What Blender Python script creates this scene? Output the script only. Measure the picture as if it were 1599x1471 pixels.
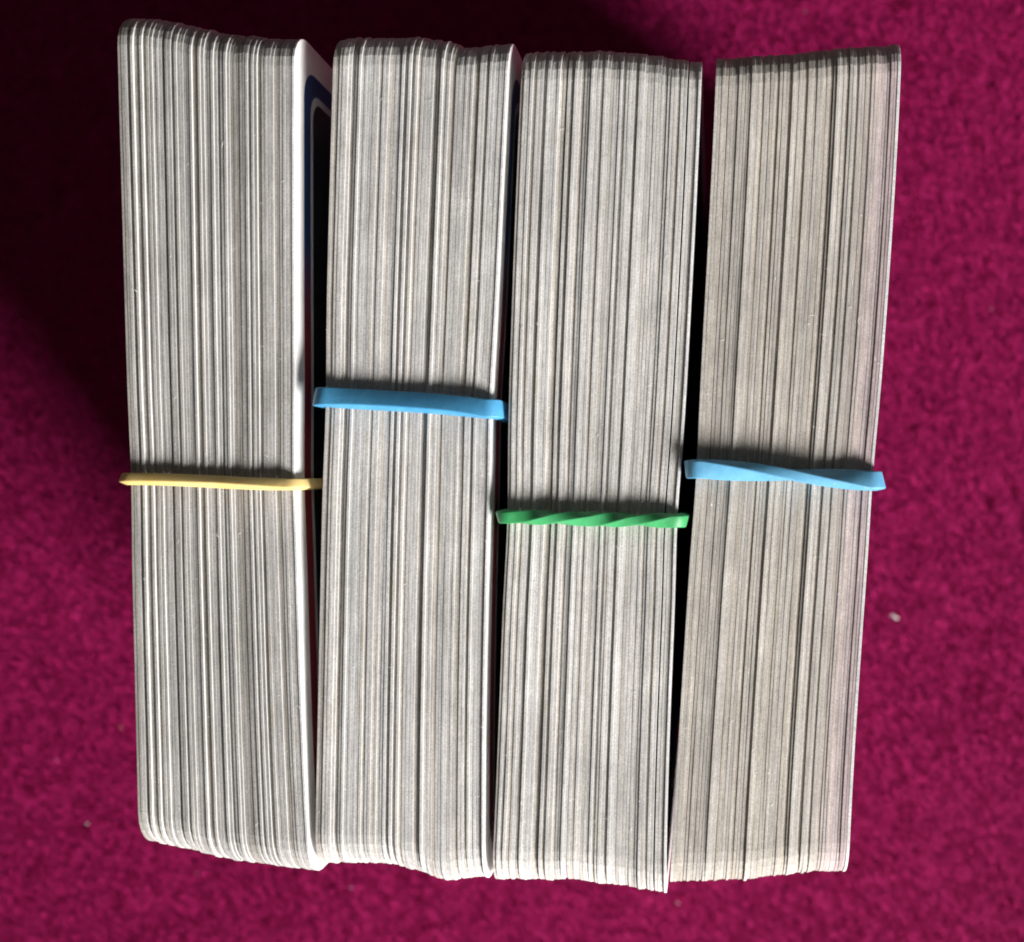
import bpy, math, random
import numpy as np
from mathutils import Vector

for o in list(bpy.data.objects):
    bpy.data.objects.remove(o, do_unlink=True)
scene = bpy.context.scene
col = scene.collection
MM = 0.001
H = 63.0                     # height of the standing cards (mm)
PX = 15.0                    # photograph pixels per mm in the plane of the card tops
NX, NY = 1105.0, 750.0       # photograph pixel straight below the lens
FOC = 1840.0                 # focal length in photograph pixels
CAMH = FOC / PX              # lens height above the card tops (mm)

# ------------------------------------------------------------------ camera
cam = bpy.data.cameras.new("camera")
cam.sensor_width = 36.0
cam.lens = 36.0 * FOC / 1599.0
cam.shift_x = -(NX - 799.5) / 1599.0
cam.shift_y = (NY - 735.5) / 1599.0
cam.clip_start = 0.005
cam.clip_end = 20.0
cam.dof.use_dof = True
cam.dof.focus_distance = (CAMH + 0.3) * MM
cam.dof.aperture_fstop = cam.lens / 2.1
camo = bpy.data.objects.new("camera", cam)
col.objects.link(camo)
camo.location = ((NX - 799.5) / PX * MM, -(NY - 735.5) / PX * MM, (H + CAMH) * MM)
scene.camera = camo

# ------------------------------------------------------------------ light: a window low to the lower right
world = bpy.data.worlds.new("World")
scene.world = world
world.use_nodes = True
bg = world.node_tree.nodes["Background"]
bg.inputs[0].default_value = (1.0, 0.95, 0.92, 1)
bg.inputs[1].default_value = 0.06

ELEV = math.radians(23)
AZ = Vector((0.71, -0.70, 0)).normalized()
LDIST = 1.2
win = bpy.data.lights.new("window_light", 'AREA')
win.shape = 'RECTANGLE'
win.size = 0.46
win.size_y = 0.40
win.energy = 38.0
win.color = (1.0, 0.975, 0.95)
wino = bpy.data.objects.new("window_light", win)
col.objects.link(wino)
ldir = Vector((AZ.x * math.cos(ELEV), AZ.y * math.cos(ELEV), math.sin(ELEV)))
wino.location = Vector((0, 0, H * MM)) + ldir * LDIST
wino.rotation_euler = ldir.to_track_quat('Z', 'Y').to_euler()

scene.view_settings.view_transform = 'Standard'
scene.view_settings.look = 'None'
scene.view_settings.exposure = 0.0
scene.view_settings.gamma = 1.0
scene.view_settings.use_curve_mapping = False
scene.cycles.use_denoising = True
scene.cycles.max_bounces = 8
scene.cycles.filter_width = 1.9

# ------------------------------------------------------------------ helpers
def wx(px): return (px - 799.5) / PX          # mm in the plane of the card tops
def wy(py): return -(py - 735.5) / PX

def interp(pts, t):
    xs = [p[0] for p in pts]; ys = [p[1] for p in pts]
    return float(np.interp(t, xs, ys))

def smooth_interp(pts, t):
    """quadratic least-squares through the points: a gently bowed edge"""
    xs = np.array([p[0] for p in pts], float); ys = np.array([p[1] for p in pts], float)
    c = np.polyfit(xs, ys, 3 if len(xs) > 4 else 2)
    return float(np.polyval(c, t))

def link(name, me, parent=None):
    o = bpy.data.objects.new(name, me)
    col.objects.link(o)
    if parent: o.parent = parent
    return o

def mesh(name, verts, faces, mats, fmat=None, smooth=False):
    me = bpy.data.meshes.new(name)
    me.from_pydata(verts, [], faces)
    for m in mats: me.materials.append(m)
    if fmat is not None: me.polygons.foreach_set("material_index", fmat)
    if smooth: me.polygons.foreach_set("use_smooth", [True] * len(me.polygons))
    me.update()
    return me

def new_mat(name):
    m = bpy.data.materials.new(name); m.use_nodes = True
    nt = m.node_tree
    return m, nt, nt.nodes["Principled BSDF"]

def N(nt, t, **kw):
    n = nt.nodes.new(t)
    for k, v in kw.items():
        if k.startswith('i_'): n.inputs[k[2:].replace('_', ' ')].default_value = v
        else: setattr(n, k, v)
    return n

# ------------------------------------------------------------------ materials
def edge_material():
    """cut pasteboard: object colour sets the grime of each card; fibres, brown stains and nicks run along it"""
    m, nt, b = new_mat("card_cut_edge")
    L = nt.links.new
    oi = N(nt, 'ShaderNodeObjectInfo')
    tc = N(nt, 'ShaderNodeTexCoord')
    addv = N(nt, 'ShaderNodeVectorMath', operation='ADD')
    sc = N(nt, 'ShaderNodeVectorMath', operation='SCALE'); sc.inputs['Scale'].default_value = 3.0
    comb = N(nt, 'ShaderNodeCombineXYZ')
    L(oi.outputs['Random'], comb.inputs[0]); L(oi.outputs['Random'], comb.inputs[2])
    L(comb.outputs[0], sc.inputs[0]); L(tc.outputs['Object'], addv.inputs[0]); L(sc.outputs[0], addv.inputs[1])
    # fine speckle of pulp
    n1 = N(nt, 'ShaderNodeTexNoise', i_Scale=5200.0, i_Detail=3.0, i_Roughness=0.7)
    L(addv.outputs[0], n1.inputs['Vector'])
    r1 = N(nt, 'ShaderNodeMapRange', i_From_Min=0.3, i_From_Max=0.7, i_To_Min=0.72, i_To_Max=1.22)
    L(n1.outputs['Fac'], r1.inputs['Value'])
    # handling grime that comes and goes along the length
    mp = N(nt, 'ShaderNodeMapping'); mp.inputs['Scale'].default_value = (1.0, 1.0, 0.2)
    L(addv.outputs[0], mp.inputs['Vector'])
    n2 = N(nt, 'ShaderNodeTexNoise', i_Scale=210.0, i_Detail=4.0, i_Roughness=0.65)
    L(mp.outputs[0], n2.inputs['Vector'])
    r2 = N(nt, 'ShaderNodeMapRange', i_From_Min=0.3, i_From_Max=0.70, i_To_Min=0.78, i_To_Max=1.14)
    L(n2.outputs['Fac'], r2.inputs['Value'])
    mul = N(nt, 'ShaderNodeMath', operation='MULTIPLY')
    L(r1.outputs[0], mul.inputs[0]); L(r2.outputs[0], mul.inputs[1])
    vs = N(nt, 'ShaderNodeVectorMath', operation='SCALE')
    L(oi.outputs['Color'], vs.inputs[0]); L(mul.outputs[0], vs.inputs['Scale'])
    # brown / olive stains
    n3 = N(nt, 'ShaderNodeTexNoise', i_Scale=95.0, i_Detail=5.0, i_Roughness=0.6)
    L(addv.outputs[0], n3.inputs['Vector'])
    r3 = N(nt, 'ShaderNodeMapRange', i_From_Min=0.60, i_From_Max=0.78, i_To_Min=0.0, i_To_Max=0.6)
    L(n3.outputs['Fac'], r3.inputs['Value'])
    mx = N(nt, 'ShaderNodeMix', data_type='RGBA', blend_type='MULTIPLY')
    n5 = N(nt, 'ShaderNodeTexNoise', i_Scale=75.0, i_Detail=6.0, i_Roughness=0.7)
    L(tc.outputs['Object'], n5.inputs['Vector'])
    r5 = N(nt, 'ShaderNodeMapRange', i_From_Min=0.32, i_From_Max=0.68, i_To_Min=0.84, i_To_Max=1.12)
    L(n5.outputs['Fac'], r5.inputs['Value'])
    vs5 = N(nt, 'ShaderNodeVectorMath', operation='SCALE')
    L(vs.outputs[0], vs5.inputs[0]); L(r5.outputs[0], vs5.inputs['Scale'])
    L(r3.outputs[0], mx.inputs['Factor']); L(vs5.outputs[0], mx.inputs['A'])
    mx.inputs['B'].default_value = (0.80, 0.74, 0.50, 1)
    n4 = N(nt, 'ShaderNodeTexNoise', i_Scale=2300.0, i_Detail=1.0)
    L(addv.outputs[0], n4.inputs['Vector'])
    r4 = N(nt, 'ShaderNodeMapRange', i_From_Min=0.735, i_From_Max=0.79, i_To_Min=0.0, i_To_Max=0.4)
    L(n4.outputs['Fac'], r4.inputs['Value'])
    mx4 = N(nt, 'ShaderNodeMix', data_type='RGBA')
    L(r4.outputs[0], mx4.inputs['Factor']); L(mx.outputs['Result'], mx4.inputs['A'])
    mx4.inputs['B'].default_value = (0.82, 0.80, 0.78, 1)
    L(mx4.outputs['Result'], b.inputs['Base Color'])
    b.inputs['Roughness'].default_value = 0.85
    b.inputs['Specular IOR Level'].default_value = 0.2
    bp = N(nt, 'ShaderNodeBump', i_Strength=0.5, i_Distance=0.00006)
    L(n1.outputs['Fac'], bp.inputs['Height']); L(bp.outputs[0], b.inputs['Normal'])
    return m

def face_material():
    m, nt, b = new_mat("card_coated_white")
    L = nt.links.new
    tc = N(nt, 'ShaderNodeTexCoord')
    n = N(nt, 'ShaderNodeTexNoise', i_Scale=160.0, i_Detail=4.0)
    L(tc.outputs['Object'], n.inputs['Vector'])
    cr = N(nt, 'ShaderNodeValToRGB')
    cr.color_ramp.elements[0].position = 0.3; cr.color_ramp.elements[0].color = (0.74, 0.72, 0.70, 1)
    cr.color_ramp.elements[1].position = 0.6; cr.color_ramp.elements[1].color = (0.86, 0.85, 0.84, 1)
    L(n.outputs['Fac'], cr.inputs[0]); L(cr.outputs[0], b.inputs['Base Color'])
    b.inputs['Roughness'].default_value = 0.42
    b.inputs['Specular IOR Level'].default_value = 0.4
    return m

def print_material(name, stops, rough=0.35):
    """flat ink whose colour runs along the length of the card"""
    m, nt, b = new_mat(name)
    L = nt.links.new
    tc = N(nt, 'ShaderNodeTexCoord'); sp = N(nt, 'ShaderNodeSeparateXYZ')
    L(tc.outputs['Object'], sp.inputs[0])
    r = N(nt, 'ShaderNodeMapRange', i_From_Min=-0.046, i_From_Max=0.046)
    L(sp.outputs[1], r.inputs['Value'])
    cr = N(nt, 'ShaderNodeValToRGB')
    els = cr.color_ramp.elements
    els[0].position, els[0].color = stops[0][0], stops[0][1]
    els[1].position, els[1].color = stops[-1][0], stops[-1][1]
    for p, c in stops[1:-1]:
        e = els.new(p); e.color = c
    L(r.outputs[0], cr.inputs[0]); L(cr.outputs[0], b.inputs['Base Color'])
    b.inputs['Roughness'].default_value = rough
    return m

def rubber_material(name, base, dark):
    m, nt, b = new_mat(name)
    L = nt.links.new
    tc = N(nt, 'ShaderNodeTexCoord')
    n = N(nt, 'ShaderNodeTexNoise', i_Scale=900.0, i_Detail=5.0, i_Roughness=0.6)
    L(tc.outputs['Object'], n.inputs['Vector'])
    n2 = N(nt, 'ShaderNodeTexNoise', i_Scale=180.0, i_Detail=3.0)
    L(tc.outputs['Object'], n2.inputs['Vector'])
    av = N(nt, 'ShaderNodeMath', operation='ADD'); L(n.outputs['Fac'], av.inputs[0]); L(n2.outputs['Fac'], av.inputs[1])
    r = N(nt, 'ShaderNodeMapRange', i_From_Min=0.7, i_From_Max=1.3)
    L(av.outputs[0], r.inputs['Value'])
    mx = N(nt, 'ShaderNodeMix', data_type='RGBA')
    L(r.outputs[0], mx.inputs['Factor'])
    mx.inputs['A'].default_value = (*dark, 1); mx.inputs['B'].default_value = (*base, 1)
    # pale talc scratches
    mp = N(nt, 'ShaderNodeMapping'); mp.inputs['Scale'].default_value = (1.0, 2.2, 1.0)
    L(tc.outputs['Object'], mp.inputs['Vector'])
    n3 = N(nt, 'ShaderNodeTexNoise', i_Scale=1500.0, i_Detail=2.0, i_Distortion=1.5)
    L(mp.outputs[0], n3.inputs['Vector'])
    r3 = N(nt, 'ShaderNodeMapRange', i_From_Min=0.66, i_From_Max=0.76, i_To_Max=0.45)
    L(n3.outputs['Fac'], r3.inputs['Value'])
    mx2 = N(nt, 'ShaderNodeMix', data_type='RGBA')
    L(r3.outputs[0], mx2.inputs['Factor']); L(mx.outputs['Result'], mx2.inputs['A'])
    mx2.inputs['B'].default_value = (min(1, base[0] * 1.2 + .15), min(1, base[1] * 1.1 + .12), min(1, base[2] * 1.05 + .1), 1)
    L(mx2.outputs['Result'], b.inputs['Base Color'])
    b.inputs['Roughness'].default_value = 0.48
    b.inputs['Specular IOR Level'].default_value = 0.5
    b.inputs['Subsurface Weight'].default_value = 0.18
    b.inputs['Subsurface Radius'].default_value = (1, 1, 1)
    b.inputs['Subsurface Scale'].default_value = 0.0003
    bp = N(nt, 'ShaderNodeBump', i_Strength=0.35, i_Distance=0.0001)
    L(n.outputs['Fac'], bp.inputs['Height']); L(bp.outputs[0], b.inputs['Normal'])
    return m

def carpet_material(name, fibre):
    m, nt, b = new_mat(name)
    L = nt.links.new
    tc = N(nt, 'ShaderNodeTexCoord')
    n = N(nt, 'ShaderNodeTexNoise', i_Scale=620.0, i_Detail=4.0, i_Roughness=0.6)
    L(tc.outputs['Object'], n.inputs['Vector'])
    cr = N(nt, 'ShaderNodeValToRGB')
    cr.color_ramp.elements[0].position = 0.32; cr.color_ramp.elements[0].color = (0.275, 0.0045, 0.073, 1)
    cr.color_ramp.elements[1].position = 0.68; cr.color_ramp.elements[1].color = (0.335, 0.011, 0.102, 1)
    L(n.outputs['Fac'], cr.inputs[0])
    src = cr.outputs[0]
    if fibre:
        at = N(nt, 'ShaderNodeAttribute', attribute_name='tone')
        vs = N(nt, 'ShaderNodeVectorMath', operation='SCALE')
        L(src, vs.inputs[0]); L(at.outputs['Fac'], vs.inputs['Scale'])
        src = vs.outputs[0]
    else:
        bp = N(nt, 'ShaderNodeBump', i_Strength=0.8, i_Distance=0.0008)
        L(n.outputs['Fac'], bp.inputs['Height']); L(bp.outputs[0], b.inputs['Normal'])
    L(src, b.inputs['Base Color'])
    b.inputs['Roughness'].default_value = 0.85
    b.inputs['Specular IOR Level'].default_value = 0.12
    return m

M_EDGE = edge_material()
M_FACE = face_material()
NAVY = (0.012, 0.05, 0.17, 1); CRIM = (0.24, 0.018, 0.032, 1)
M_FRAME = print_material("ink_frame", [(0.0, NAVY), (0.12, CRIM), (0.66, CRIM), (0.77, NAVY), (1.0, NAVY)])
M_LINE = print_material("ink_pale_line", [(0.0, (0.6, 0.6, 0.62, 1)), (1.0, (0.6, 0.6, 0.62, 1))])
M_PANEL = print_material("ink_dark_panel", [(0.0, (0.012, 0.012, 0.02, 1)), (1.0, (0.010, 0.014, 0.022, 1))])

# ------------------------------------------------------------------ carpet
def value_noise(x, y, scale, seed):
    rs = np.random.RandomState(seed)
    g = rs.rand(256, 256)
    u = x / scale; v = y / scale
    i = np.floor(u).astype(int); j = np.floor(v).astype(int)
    fu = u - i; fv = v - j
    fu = fu * fu * (3 - 2 * fu); fv = fv * fv * (3 - 2 * fv)
    a = g[i % 256, j % 256]; b = g[(i + 1) % 256, j % 256]
    c = g[i % 256, (j + 1) % 256]; d = g[(i + 1) % 256, (j + 1) % 256]
    return (a * (1 - fu) + b * fu) * (1 - fv) + (c * (1 - fu) + d * fu) * fv

PILE_Z = -1.1   # mm: backing of the carpet; the fibre tips reach about z = 0
s = 400.0
gv, gf = [], []
n = 40
for j in range(n + 1):
    for i in range(n + 1):
        gv.append(((-s + 2 * s * i / n) * MM, (-s + 2 * s * j / n) * MM, PILE_Z * MM))
for j in range(n):
    for i in range(n):
        a = j * (n + 1) + i
        gf.append((a, a + 1, a + n + 2, a + n + 1))
carpet = link("carpet", mesh("carpet", gv, gf, [carpet_material("carpet_backing", False)]))
carpet["kind"] = "structure"
carpet["label"] = "deep magenta wool carpet under the card decks"

def build_pile():
    rs = np.random.RandomState(7)
    NF = 330000
    x = rs.uniform(-125, 118, NF); y = rs.uniform(-112, 112, NF)
    ang = 0.35 + .7 * (value_noise(x, y, 9.0, 1) - .5) + .9 * (value_noise(x + .4 * y, (y - .4 * x) * 2, 1.3, 2) - .5) + rs.normal(0, 1.1, NF)
    ln = rs.uniform(.9, 1.7, NF) * (0.85 + .3 * value_noise(x + .4 * y, (y - .4 * x) * 2, 1.7, 3))
    lean = rs.uniform(.45, 1.25, NF)
    dx, dy = np.cos(ang), np.sin(ang)
    w = rs.uniform(.045, .08, NF)
    px_, py_ = -dy * w, dx * w
    z0 = np.full(NF, PILE_Z)
    # three stations: root, middle, tip (a fibre that bends over)
    mx, my, mz = x + dx * ln * .35 * np.sin(lean), y + dy * ln * .35 * np.sin(lean), z0 + ln * .5 * np.cos(lean * .6)
    tx, ty, tz = mx + dx * ln * .55 * np.sin(lean), my + dy * ln * .55 * np.sin(lean), mz + ln * .42 * np.cos(lean)
    tz = np.minimum(tz, 0.9)
    V = np.empty((NF, 5, 3))
    V[:, 0] = np.stack([x - px_, y - py_, z0], 1); V[:, 1] = np.stack([x + px_, y + py_, z0], 1)
    V[:, 2] = np.stack([mx - px_, my - py_, mz], 1); V[:, 3] = np.stack([mx + px_, my + py_, mz], 1)
    V[:, 4] = np.stack([tx, ty, tz], 1)
    V *= MM
    me = bpy.data.meshes.new("carpet_pile")
    me.vertices.add(NF * 5)
    me.vertices.foreach_set("co", V.ravel())
    base = np.arange(NF)[:, None] * 5
    loops = np.concatenate([base + np.array([[0, 1, 3, 2]]), base + np.array([[2, 3, 4]])], 1).ravel()
    me.loops.add(NF * 7)
    me.loops.foreach_set("vertex_index", loops)
    me.polygons.add(NF * 2)
    st = (np.arange(NF)[:, None] * 7 + np.array([[0, 4]])).ravel()
    me.polygons.foreach_set("loop_start", st)
    at = me.attributes.new("tone", 'FLOAT', 'POINT')
    tone = np.repeat(np.clip(rs.normal(1.0, .10, NF) + .26 * (value_noise(x + .4 * y + 300, (y - .4 * x) * 2.0 + 900, 1.2, 5) - .5), .6, 1.5), 5)
    at.data.foreach_set("value", tone.astype(np.float32))
    me.materials.append(carpet_material("carpet_wool", True))
    me.update(); me.validate()
    o = link("carpet_pile", me)
    o["kind"] = "stuff"
    o["label"] = "short felted magenta wool pile of the carpet"
    o["category"] = "carpet pile"
build_pile()

# ------------------------------------------------------------------ cards
R_CORNER = 4.0
Z_BASE = 0.15

def card_mesh(xfun, ytop, ybot, ztop0, tilt, t, name, wave):
    """one playing card standing on its long edge: rounded corners, softly worn edges, gently bowed
       xfun(py)-> mm centre line; ytop > ybot in mm"""
    c = 0.032
    nth, nlen = 7, 36
    Lh = (ytop - ybot) / 2; yc = (ytop + ybot) / 2
    zb = Z_BASE
    zt = ztop0
    top = []
    for k in range(nth):
        a = math.radians(90 * k / (nth - 1))
        top.append((-Lh + R_CORNER - R_CORNER * math.cos(a), zt - R_CORNER + R_CORNER * math.sin(a), (-math.cos(a), math.sin(a))))
    for k in range(1, nlen):
        top.append((-Lh + R_CORNER + (2 * Lh - 2 * R_CORNER) * k / nlen, zt, (0, 1)))
    for k in range(nth):
        a = math.radians(90 - 90 * k / (nth - 1))
        top.append((Lh - R_CORNER + R_CORNER * math.cos(a), zt - R_CORNER + R_CORNER * math.sin(a), (math.cos(a), math.sin(a))))
    bot = [(y, zt + zb - z, (nn[0], -nn[1])) for (y, z, nn) in top]
    loop = top + bot[::-1]
    M = len(loop); K = len(top)
    verts = []
    for ring in range(4):
        for (y, z, nn) in loop:
            if ring in (0, 3):
                yy, zz = y - c * nn[0], z - c * nn[1]
                dx = (-1 if ring == 0 else 1) * t / 2
            else:
                yy, zz = y, z
                dx = (-1 if ring == 1 else 1) * (t / 2 - c)
            zz += tilt * yy / Lh
            wob = sum(a * math.sin(f * yy + p) for a, f, p in wave)   # a worn, slightly wavy upper edge
            if z > H * .5: zz += wob
            dx += .35 * wob if z > H * .5 else 0
            Y = yc + yy
            verts.append(((xfun(Y) + dx) * MM, Y * MM, zz * MM))
    faces, fm = [], []
    for ring in range(3):
        for k in range(M):
            k2 = (k + 1) % M
            faces.append((ring * M + k, ring * M + k2, (ring + 1) * M + k2, (ring + 1) * M + k)); fm.append(0)
    for k in range(K - 1):
        a, b, d, e = k, k + 1, M - 2 - k, M - 1 - k
        faces.append((a, e, d, b)); fm.append(1)
        faces.append((3 * M + a, 3 * M + b, 3 * M + d, 3 * M + e)); fm.append(1)
    return mesh(name, verts, faces, [M_EDGE, M_FACE], fm)

def rr_outline(y0, y1, z0, z1, r, n=6, nlong=60):
    top = []
    for k in range(n):
        a = math.radians(90 * k / (n - 1)); top.append((y0 + r - r * math.cos(a), z1 - r + r * math.sin(a)))
    for k in range(1, nlong):
        top.append((y0 + r + (y1 - y0 - 2 * r) * k / nlong, z1))
    for k in range(n):
        a = math.radians(90 - 90 * k / (n - 1)); top.append((y1 - r + r * math.cos(a), z1 - r + r * math.sin(a)))
    bot = [(y, z0 + z1 - z) for (y, z) in top]
    return top, bot

def print_sheets(card, xface, ytop, ybot, zt, tilt):
    """the printed back of an outermost card: frame, pale line, dark panel"""
    Lh = (ytop - ybot) / 2; yc = (ytop + ybot) / 2
    for nm, inset, r, mat, off in (("printed_frame", 3.0, 3.2, M_FRAME, .02), ("printed_line", 5.0, 2.6, M_LINE, .032), ("printed_panel", 5.8, 2.2, M_PANEL, .044)):
        top, bot = rr_outline(ybot + inset, ytop - inset, Z_BASE + inset, zt - inset, r)
        K = len(top); vs = []
        for (y, z) in top + bot:
            vs.append(((xface(y) + off) * MM, y * MM, (z + tilt * (y - yc) / Lh) * MM))
        fs = [(k, k + 1, K + k + 1, K + k) for k in range(K - 1)]
        link(nm, mesh(nm, vs, [f[::-1] for f in fs], [mat]), card)

def build_deck(spec):
    rnd = random.Random(spec['seed'])
    n = spec['n']
    # boundaries of the deck at the card tops, photograph pixels -> mm
    Lp = [(wy(y), wx(x)) for x, y in spec['left']][::-1]
    Rp = [(wy(y), wx(x)) for x, y in spec['right']][::-1]
    cl = np.polyfit([p[0] for p in Lp], [p[1] for p in Lp], 3)
    cr = np.polyfit([p[0] for p in Rp], [p[1] for p in Rp], 3)
    # the band squeezes the deck a little where it runs
    yband = wy(spec['band_y'])
    pinch = lambda Y: spec['tuck'] * math.exp(-((Y - yband) / 7.0) ** 2)
    xl = lambda Y: float(np.polyval(cl, Y)) + pinch(Y); xr = lambda Y: float(np.polyval(cr, Y)) - pinch(Y)
    # gaps between cards, a few wide
    th = [rnd.uniform(.90, 1.10) for _ in range(n)]
    gp = [rnd.choice([.0, .0, .01, .02, .04, .09]) * spec.get('gap', 1) for _ in range(n)]
    for u, g in spec.get('wide', ()):
        gp[min(n - 1, int(u * n))] = g
    tot = sum(th) + sum(gp[:-1])
    pos = 0.0; spans = []
    for i in range(n):
        spans.append((pos / tot, (pos + th[i]) / tot)); pos += th[i] + gp[i]
    base_y = wy(735)
    root = bpy.data.objects.new("card_deck", None)
    col.objects.link(root)
    root.empty_display_size = 0.02
    root.location = Vector(((xl(0) + xr(0)) / 2, 0, Z_BASE)) * MM
    yb_ = spec['band_y']
    root["label"] = spec['label']; root["category"] = "card deck"; root["group"] = "banded card decks standing side by side"
    lev = 0.0; tl = 0.0; tone = 0.0; tops = []
    amp = spec['amp']
    for i in range(n):
        u0, u1 = spans[i]; um = (u0 + u1) / 2
        # how far this card stands above or below its neighbours at the far (top) and near (bottom) end
        if i == 0 or rnd.random() < spec['jump']:
            lev = rnd.gauss(-.03, amp); tl = rnd.gauss(0, amp * .6); tone = rnd.gauss(0, 1)
        za = lev + rnd.gauss(0, spec['jit']) + tl; zb_ = lev + rnd.gauss(0, spec['jit']) - tl
        tn = tone * .55 + rnd.gauss(0, .6)
        hw = .5 / n; sunk = False
        for u in spec['high']:
            if abs(um - u) <= hw:
                za = zb_ = rnd.uniform(.10, .165); tn = rnd.uniform(.7, 1.3)  # raised card: caught light also painted in as a paler edge colour
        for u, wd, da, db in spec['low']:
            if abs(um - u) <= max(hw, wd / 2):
                za = da * spec['deep'] + rnd.gauss(0, .025); zb_ = db * spec['deep'] + rnd.gauss(0, .025); tn = rnd.uniform(-1.4, -.6); sunk = True  # sunk card: groove shade also painted in as a darker edge colour
        if i == n - 1: za = zb_ = .12
        z = max(-.8, min(.26, (za + zb_) / 2)); tilt = max(-.3, min(.3, (za - zb_) / 2))
        if z + abs(tilt) > .30: tilt = math.copysign(max(0, .30 - z), tilt)
        # silhouette profiles -> true ends (the rounded corner turns away below the silhouette)
        xs_top = xl(wy(80)) + um * (xr(wy(80)) - xl(wy(80)))
        xs_bot = xl(wy(1360)) + um * (xr(wy(1360)) - xl(wy(1360)))
        st = (NX - (xs_top * PX + 799.5)) * .0215; sb = (NX - (xs_bot * PX + 799.5)) * .0215
        pt = interp(spec['top'], xs_top * PX + 799.5 + st) - 17.5
        pb = interp(spec['bottom'], xs_bot * PX + 799.5 + sb) + 16.0
        jit = rnd.gauss(0, .045)
        ytop, ybot = wy(pt) + jit, wy(pb) + jit
        zt = H + z
        W = lambda Y: xr(Y) - xl(Y)
        f = lambda Y, um=um: xl(Y) + um * (xr(Y) - xl(Y))
        t = (u1 - u0) * W(0)
        # keep the pieces small numbers: object origin at the deck's own base
        wave = [(rnd.uniform(.006, .020), rnd.uniform(.06, .16), rnd.uniform(0, 6.3)), (rnd.uniform(.003, .010), rnd.uniform(.25, .6), rnd.uniform(0, 6.3)), (rnd.uniform(.0, .005), rnd.uniform(.9, 1.6), rnd.uniform(0, 6.3))]
        me = card_mesh(f, ytop, ybot, zt, tilt, t, "card", wave if i < n - 1 else [])
        o = link("card", me, root); o.location = -root.location
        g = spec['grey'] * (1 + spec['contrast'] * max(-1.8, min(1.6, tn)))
        warm = spec['warm'] + rnd.gauss(0, .010) + (.05 if sunk else 0)  # extra brown on sunk cards is part of their painted groove shade
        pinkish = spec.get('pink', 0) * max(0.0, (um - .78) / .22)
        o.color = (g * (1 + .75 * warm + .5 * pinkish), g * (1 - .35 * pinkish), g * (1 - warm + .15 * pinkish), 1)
        tops.append((f, zt, tilt, (ytop + ybot) / 2, (ytop - ybot) / 2))
        if i == n - 1:
            o.color = (.80, .79, .785, 1)
            print_sheets(o, lambda Y: f(Y) + t / 2, ytop, ybot, zt, tilt)
            o["label"] = "white card with printed back facing outward"
    # stray paper fibres scuffed up along the cut edges
    vs, fs = [], []
    for _ in range(90):
        f, zt, tilt, yc, Lh = rnd.choice(tops)
        Y = yc + rnd.uniform(-.92, .92) * Lh; X = f(Y); Z = zt + tilt * (Y - yc) / Lh + .03
        ang = rnd.gauss(0, .6) + rnd.choice((0, math.pi)); ln = rnd.uniform(.15, .55); wd = rnd.uniform(.012, .022); cv = rnd.gauss(0, .5)
        b0 = len(vs)
        for q in range(5):
            t_ = q / 4
            aa = ang + cv * t_
            x_, y_ = X + math.cos(aa) * ln * t_, Y + math.sin(aa) * ln * t_
            z_ = Z + .25 * ln * math.sin(t_ * 2.6)
            vs.append(((x_ + math.sin(aa) * wd) * MM, (y_ - math.cos(aa) * wd) * MM, z_ * MM))
            vs.append(((x_ - math.sin(aa) * wd) * MM, (y_ + math.cos(aa) * wd) * MM, (z_ + wd * .5) * MM))
        for q in range(4):
            fs.append((b0 + 2 * q, b0 + 2 * q + 1, b0 + 2 * q + 3, b0 + 2 * q + 2))
    fz = link("edge_fuzz", mesh("edge_fuzz", vs, fs, [M_FACE]), root); fz.location = -root.location
    fz["kind"] = "stuff"
    return xl, xr

D1 = dict(seed=11, n=57, band_y=748, deep=.54, jit=.034, tuck=.14, grey=.41, contrast=.13, warm=.040, amp=.07, jump=.30, gap=1.2,
    label="leftmost deck of white-edged cards held by the yellow rubber band",
    left=[(181, 40), (186, 200), (192, 420), (200, 700), (204, 850), (210, 1050), (216, 1330)],
    right=[(460, 40), (460, 200), (460, 420), (463, 700), (466, 940), (474, 1150), (485, 1370)],
    top=[(190, 30), (201, 26.6), (250, 28.5), (288, 36), (323, 45), (356, 52), (394, 56), (429, 60), (470, 60)],
    bottom=[(222, 1306), (232, 1311), (255, 1316), (290, 1325), (320, 1330), (330, 1335), (370, 1343), (420, 1350), (450, 1355), (490, 1359), (505, 1359)],
    high=[.085, .14, .18, .33, .41, .47, .535, .60, .725, .765], low=[(.0, .06, -.15, -.12), (.06, .02, -.4, -.35), (.115, .03, -.3, -.3), (.16, .01, -.45, -.4), (.265, .01, -.3, -.35), (.305, .01, -.3, -.4), (.44, .03, -.25, -.25), (.575, .01, -.4, -.4), (.665, .03, -.2, -.2), (.79, .01, -.4, -.45), (.90, .03, -.15, -.3)],
    wide=[(.06, .2), (.16, .25), (.58, .2), (.79, .25)])
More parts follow.
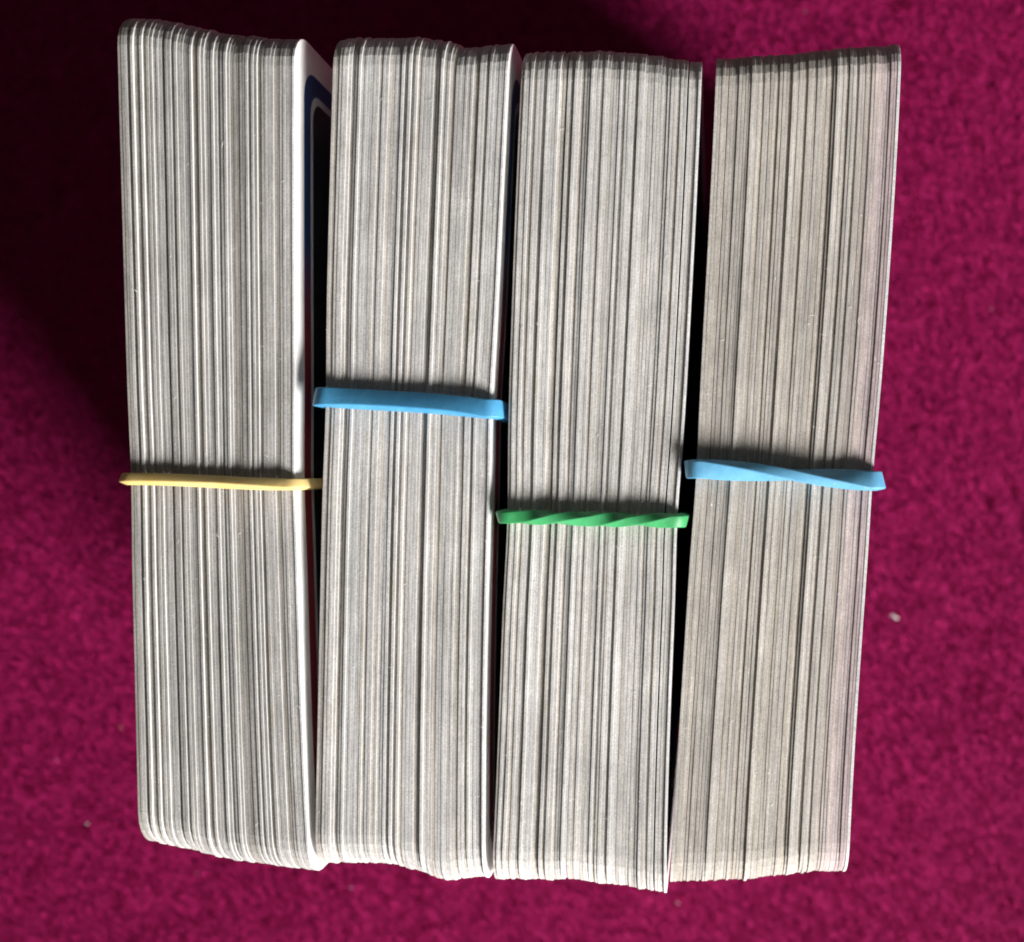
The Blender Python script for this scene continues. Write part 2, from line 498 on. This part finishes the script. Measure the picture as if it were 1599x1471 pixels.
D2 = dict(seed=23, n=56, band_y=632, deep=.47, jit=.024, tuck=.16, grey=.57, contrast=.09, warm=.034, amp=.06, jump=.30, gap=1.0,
    label="card deck bound with the straight wide blue rubber band, second from left",
    left=[(521, 50), (515, 250), (508, 560), (502, 750), (498, 1000), (494, 1200), (490, 1370)],
    right=[(797, 50), (788, 200), (780, 400), (767, 740), (760, 950), (756, 1150), (757, 1375)],
    top=[(527, 62), (560, 58), (609, 58), (652, 57), (690, 62), (717, 69), (725, 75), (758, 71), (800, 68)],
    bottom=[(500, 1349), (520, 1347), (550, 1347), (580, 1347), (620, 1350), (650, 1359), (668, 1364), (674, 1368), (685, 1373), (705, 1376), (720, 1373), (750, 1370), (790, 1373)],
    high=[.075, .16, .27, .445, .485, .625, .90], low=[(.01, .05, -.2, -.25), (.115, .02, -.5, -.45), (.28, .01, -.2, -.2), (.35, .01, -.25, -.15), (.425, .01, -.45, -.45), (.465, .01, -.4, -.3), (.505, .01, -.25, -.2), (.585, .02, -.55, -.4), (.685, .045, -.4, -.3), (.825, .03, -.4, -.2), (.88, .02, -.3, -.15)],
    wide=[(.115, .25), (.425, .2), (.585, .2)])
D3 = dict(seed=37, n=55, band_y=810, deep=.43, jit=.022, tuck=.22, grey=.59, contrast=.08, warm=.036, amp=.045, jump=.30, gap=.8,
    label="card deck bound with the twisted green rubber band",
    left=[(816, 70), (808, 250), (800, 420), (791, 740), (787, 880), (778, 1120), (767, 1390)],
    right=[(1096, 80), (1089, 300), (1079, 500), (1063, 720), (1056, 880), (1048, 1150), (1039, 1400)],
    top=[(827, 81.5), (860, 81), (903, 80), (950, 80), (991, 82.6), (1024, 86), (1058, 93), (1096, 97)],
    bottom=[(775, 1373), (804, 1373.6), (874, 1375), (881, 1372.5), (905, 1375), (947, 1382), (949, 1380), (990, 1387), (1019, 1392), (1040, 1395)],
    high=[.06, .155, .31, .40, .67], low=[(.01, .03, -.2, -.2), (.09, .01, -.35, -.1), (.134, .01, -.4, -.05), (.235, .022, -.5, -.6), (.285, .01, -.4, -.1), (.35, .01, -.4, -.2), (.455, .01, -.3, -.05), (.50, .01, -.35, -.22), (.58, .01, -.35, -.2), (.64, .02, -.3, -.25), (.71, .01, -.3, -.2), (.81, .01, -.3, -.22), (.88, .01, -.2, -.2)],
    wide=[(.24, .4), (.134, .15), (.285, .12), (.92, .5)])
D4 = dict(seed=53, n=58, band_y=740, deep=.6, jit=.022, tuck=.14, grey=.51, contrast=.09, warm=.085, amp=.05, jump=.30, gap=.9, pink=.22,
    label="beige-edged rightmost card deck bound with the half-twisted blue rubber band",
    left=[(1119, 80), (1110, 300), (1099, 500), (1086, 700), (1077, 880), (1060, 1150), (1045, 1390)],
    right=[(1408, 60), (1401, 230), (1390, 420), (1367, 700), (1356, 850), (1340, 1100), (1324, 1370)],
    top=[(1126, 91.6), (1175, 87.5), (1229, 85), (1270, 80), (1311, 75), (1352, 72), (1405, 69)],
    bottom=[(1039, 1380), (1056, 1377), (1110, 1376), (1177, 1374), (1201, 1369), (1246, 1365), (1268, 1361), (1320, 1361)],
    high=[.20, .43, .67], low=[(.06, .01, -.05, -.18), (.255, .01, -.24, -.05), (.345, .02, -.24, -.24), (.412, .01, -.22, -.22), (.495, .01, -.22, -.2), (.59, .015, -.14, -.05), (.635, .01, -.22, -.24), (.715, .01, -.28, -.28), (.77, .01, -.28, -.14), (.82, .01, -.05, -.2)],
    wide=[(.06, .2), (.345, .15), (.635, .2), (.715, .2)])
decks = [(d, build_deck(d)) for d in (D1, D2, D3, D4)]

# ------------------------------------------------------------------ rubber bands
def rubber_band(deck, pts_top, w, t, rolls, lift, mat, label, name="rubber_band", side_y=0.0, squeeze=0.0):
    """a loop of rubber round one deck. pts_top: photograph (x, y) of its run over the card tops, left to right;
       rolls: (fraction, degrees) of the section along that run; w wide, t thick (mm)"""
    spec, (xl, xr) = deck
    k = lambda z: (CAMH) / (CAMH + H - z)          # a point at height z sits this much nearer the nadir
    top = [(wx(NX + (x - NX) * 1.0), wy(y)) for x, y in pts_top]
    zc = H + lift
    sc = (CAMH - lift) / CAMH                       # photograph -> mm at the band's own height
    cxn, cyn = wx(NX), wy(NY)
    top = [(cxn + (x - cxn) * sc, cyn + (y - cyn) * sc) for x, y in top]
    ya, yb = top[0][1], top[-1][1]
    xa = xl(ya) - t * .5 - .05; xb = xr(yb) + t * .5 + .06
    path = []                                       # (x, y, z, fraction on the top run or None)
    nt_ = 64
    xs = [p[0] for p in top]; ys = [p[1] for p in top]
    cy = np.polyfit(xs, ys, min(3, len(xs) - 1))
    rc = 1.0
    x0, x1 = xa + rc, xb - rc
    for i in range(nt_ + 1):
        f = i / nt_
        x = x0 + (x1 - x0) * f
        path.append((x, float(np.polyval(cy, x)), zc, f))
    def arc(cx, cz, a0, a1, y, n=8, dy=0):
        for i in range(1, n):
            a = math.radians(a0 + (a1 - a0) * i / n)
            path.append((cx + rc * math.cos(a), y, cz + rc * math.sin(a), None))
    yR = path[-1][1]; yL = path[0][1]
    arc(x1, zc - rc, 90, 0, yR)
    zlow = -.15
    for i in range(0, 17):
        path.append((xb, yR + side_y * math.sin(i / 16 * math.pi * .5), zc - rc - (zc - 2 * rc - zlow) * i / 16, None))
    arc(x1, zlow + rc, 0, -90, yR + side_y)
    for i in range(0, 17):
        f = i / 16
        path.append((x1 + (x0 - x1) * f, (yR + side_y) * (1 - f) + (yL + side_y) * f, zlow, None))
    arc(x0, zlow + rc, 270, 180, yL + side_y)
    for i in range(0, 17):
        path.append((xa, yL + side_y * (1 - math.sin(i / 16 * math.pi * .5)), zlow + rc + (zc - 2 * rc - zlow) * i / 16, None))
    arc(x0, zc - rc, 180, 90, yL)
    P = [Vector(p[:3]) for p in path]; Mn = len(P)
    r0, r1 = rolls[0][1], rolls[-1][1]
    turns = round((r1 - r0) / 180.0) * 180.0       # a rectangle looks the same after half a turn
    rest = [i for i in range(Mn) if path[i][3] is None]
    roll = []
    for i in range(Mn):
        if path[i][3] is not None:
            roll.append(interp(rolls, path[i][3]))
        else:
            f = (i - rest[0] + 1) / (len(rest) + 1)
            roll.append(r1 + (r0 + turns - r1) * (f * f * (3 - 2 * f)))
    ctr = sum(P, Vector()) / Mn
    # rounded rectangular section
    sec = []
    rr = min(w, t) * .16
    for (sx, sy, a0) in ((1, 1, 0), (-1, 1, 90), (-1, -1, 180), (1, -1, 270)):
        for q in range(4):
            a = math.radians(a0 + 30 * q)
            sec.append((sx * (w / 2 - rr) + rr * math.cos(a), sy * (t / 2 - rr) + rr * math.sin(a)))
    S = len(sec)
    verts, faces = [], []
    for i in range(Mn):
        T = (P[(i + 1) % Mn] - P[i - 1]).normalized()
        side = Vector((0, 1, 0)); side = (side - T * side.dot(T)).normalized()
        out = side.cross(T).normalized()
        # outward normal
        if out.dot(P[i] - Vector((ctr.x, P[i].y, ctr.z))) < 0: out = -out
        a = math.radians(roll[i])
        A = side * math.cos(a) + out * math.sin(a); B = -side * math.sin(a) + out * math.cos(a)
        for (u, v) in sec:
            verts.append((P[i] + A * u + B * v) * MM)
    half = int(round((turns / 180.0))) % 2
    for i in range(Mn):
        j = (i + 1) % Mn
        sh = (S // 2 if (half and j == 0) else 0)
        for q in range(S):
            q2 = (q + 1) % S
            faces.append((i * S + q, i * S + q2, j * S + (q2 + sh) % S, j * S + (q + sh) % S))
    me = mesh(name, verts, faces, [mat], smooth=True)
    import bmesh
    bm = bmesh.new(); bm.from_mesh(me); bmesh.ops.recalc_face_normals(bm, faces=bm.faces); bm.to_mesh(me); bm.free()
    o = link(name, me)
    o["label"] = label; o["category"] = "rubber band"; o["group"] = "rubber bands round the decks"
    return o

YEL = rubber_material("rubber_amber", (.86, .68, .30), (.78, .56, .19))
BLU = rubber_material("rubber_blue", (.085, .37, .64), (.05, .28, .54))
BLU2 = rubber_material("rubber_pale_blue", (.17, .46, .68), (.10, .36, .60))
GRN = rubber_material("rubber_green", (.06, .40, .15), (.035, .31, .09))
rubber_band(decks[0], [(190, 748), (260, 749), (330, 752), (400, 755), (450, 757), (490, 756)], 1.05, 1.0,
    [(0, -24), (.3, -30), (.55, -38), (.8, -30), (1, -18)], .75, YEL, "thin amber-yellow rubber band round the leftmost deck", side_y=.3)
rubber_band(decks[1], [(495, 619), (560, 623), (640, 628), (720, 634), (770, 640), (788, 643)], 1.95, 1.1,
    [(0, -10), (.12, -22), (.4, -27), (.75, -24), (.93, -16), (1, -6)], .95, BLU, "wide flat sky-blue rubber band without a twist", side_y=-.5)
rubber_band(decks[2], [(780, 806), (850, 808), (920, 811), (1000, 812), (1068, 813)], 1.32, 1.05,
    [(0, 14), (.1, -12), (.3, -98), (.5, -152), (.72, -252), (.88, -300), (1, -345)], .85, GRN, "green rubber band twisted like a rope")
rubber_band(decks[3], [(1068, 731), (1140, 735), (1220, 740), (1300, 747), (1374, 752)], 1.9, 1.15,
    [(0, 8), (.12, 27), (.5, 84), (.85, 140), (1, 166)], 1.05, BLU2, "pale blue rubber band with a half twist on the rightmost deck")

# ------------------------------------------------------------------ lint on the carpet
def lint(px, py, size, colr, label, seed):
    rs = random.Random(seed)
    z = 0.75
    kk = (CAMH + H - z) / CAMH
    X = wx(NX + (px - NX) * kk); Y = wy(NY + (py - NY) * kk)
    verts, faces = [], []
    a0 = rs.uniform(-.3, .5) if seed > 1 else .05
    # a curled scrap: short tube along a bent path
    nn = 7
    for i in range(nn):
        f = i / (nn - 1) - .5
        cx = X + math.cos(a0) * f * size + math.sin(a0) * .25 * size * math.sin(f * 5)
        cy = Y + math.sin(a0) * f * size - math.cos(a0) * .25 * size * math.sin(f * 5)
        r = size * .22 * (1 - abs(f) * 1.3) * rs.uniform(.8, 1.2)
        for q in range(6):
            a = q / 6 * 2 * math.pi
            verts.append(((cx - math.sin(a0) * r * math.cos(a)) * MM, (cy + math.cos(a0) * r * math.cos(a)) * MM, (z + r * math.sin(a)) * MM))
    for i in range(nn - 1):
        for q in range(6):
            faces.append((i * 6 + q, i * 6 + (q + 1) % 6, (i + 1) * 6 + (q + 1) % 6, (i + 1) * 6 + q))
    key = "lint_%d_%d_%d" % tuple(int(c * 100) for c in colr)
    m = bpy.data.materials.get(key)
    if not m:
        m, nt, b = new_mat(key)
        nz = N(nt, 'ShaderNodeTexNoise', i_Scale=3000.0)
        mx = N(nt, 'ShaderNodeMix', data_type='RGBA')
        mx.inputs['A'].default_value = (*[c * .8 for c in colr], 1); mx.inputs['B'].default_value = (*colr, 1)
        nt.links.new(nz.outputs['Fac'], mx.inputs['Factor']); nt.links.new(mx.outputs['Result'], b.inputs['Base Color'])
        b.inputs['Roughness'].default_value = .9
    o = link("lint_speck", mesh("lint_speck", verts, faces, [m], smooth=True))
    o["label"] = label; o["category"] = "lint"; o["group"] = "lint specks on the carpet"

WH, PK, OR = (.95, .86, .9), (.8, .42, .58), (.85, .38, .25)
lint(1397, 963, 1.20, WH, "bright white lint speck on carpet beside the rightmost deck", 1)
lint(136, 1286, 0.48, WH, "pale lint speck on carpet beside the bottom corner of the leftmost deck", 2)
lint(189, 1135, 0.45, OR, "orange lint speck on carpet close beside the leftmost deck", 3)
lint(88, 1187, 0.36, PK, "small pink lint speck on carpet, lower left, above the pale one", 4)
lint(548, 1386, 0.42, PK, "pink lint speck on carpet just below the second deck from left", 5)
lint(308, 1364, 0.30, PK, "faint pink lint speck on carpet below the leftmost deck", 6)
lint(1058, 1410, 0.42, WH, "tiny white lint speck on carpet below the green-banded deck's corner", 7)
lint(1548, 482, 0.36, PK, "pink lint speck on carpet at the far right edge", 8)
lint(1257, 18, 0.30, PK, "pink lint speck on carpet above the rightmost deck", 9)
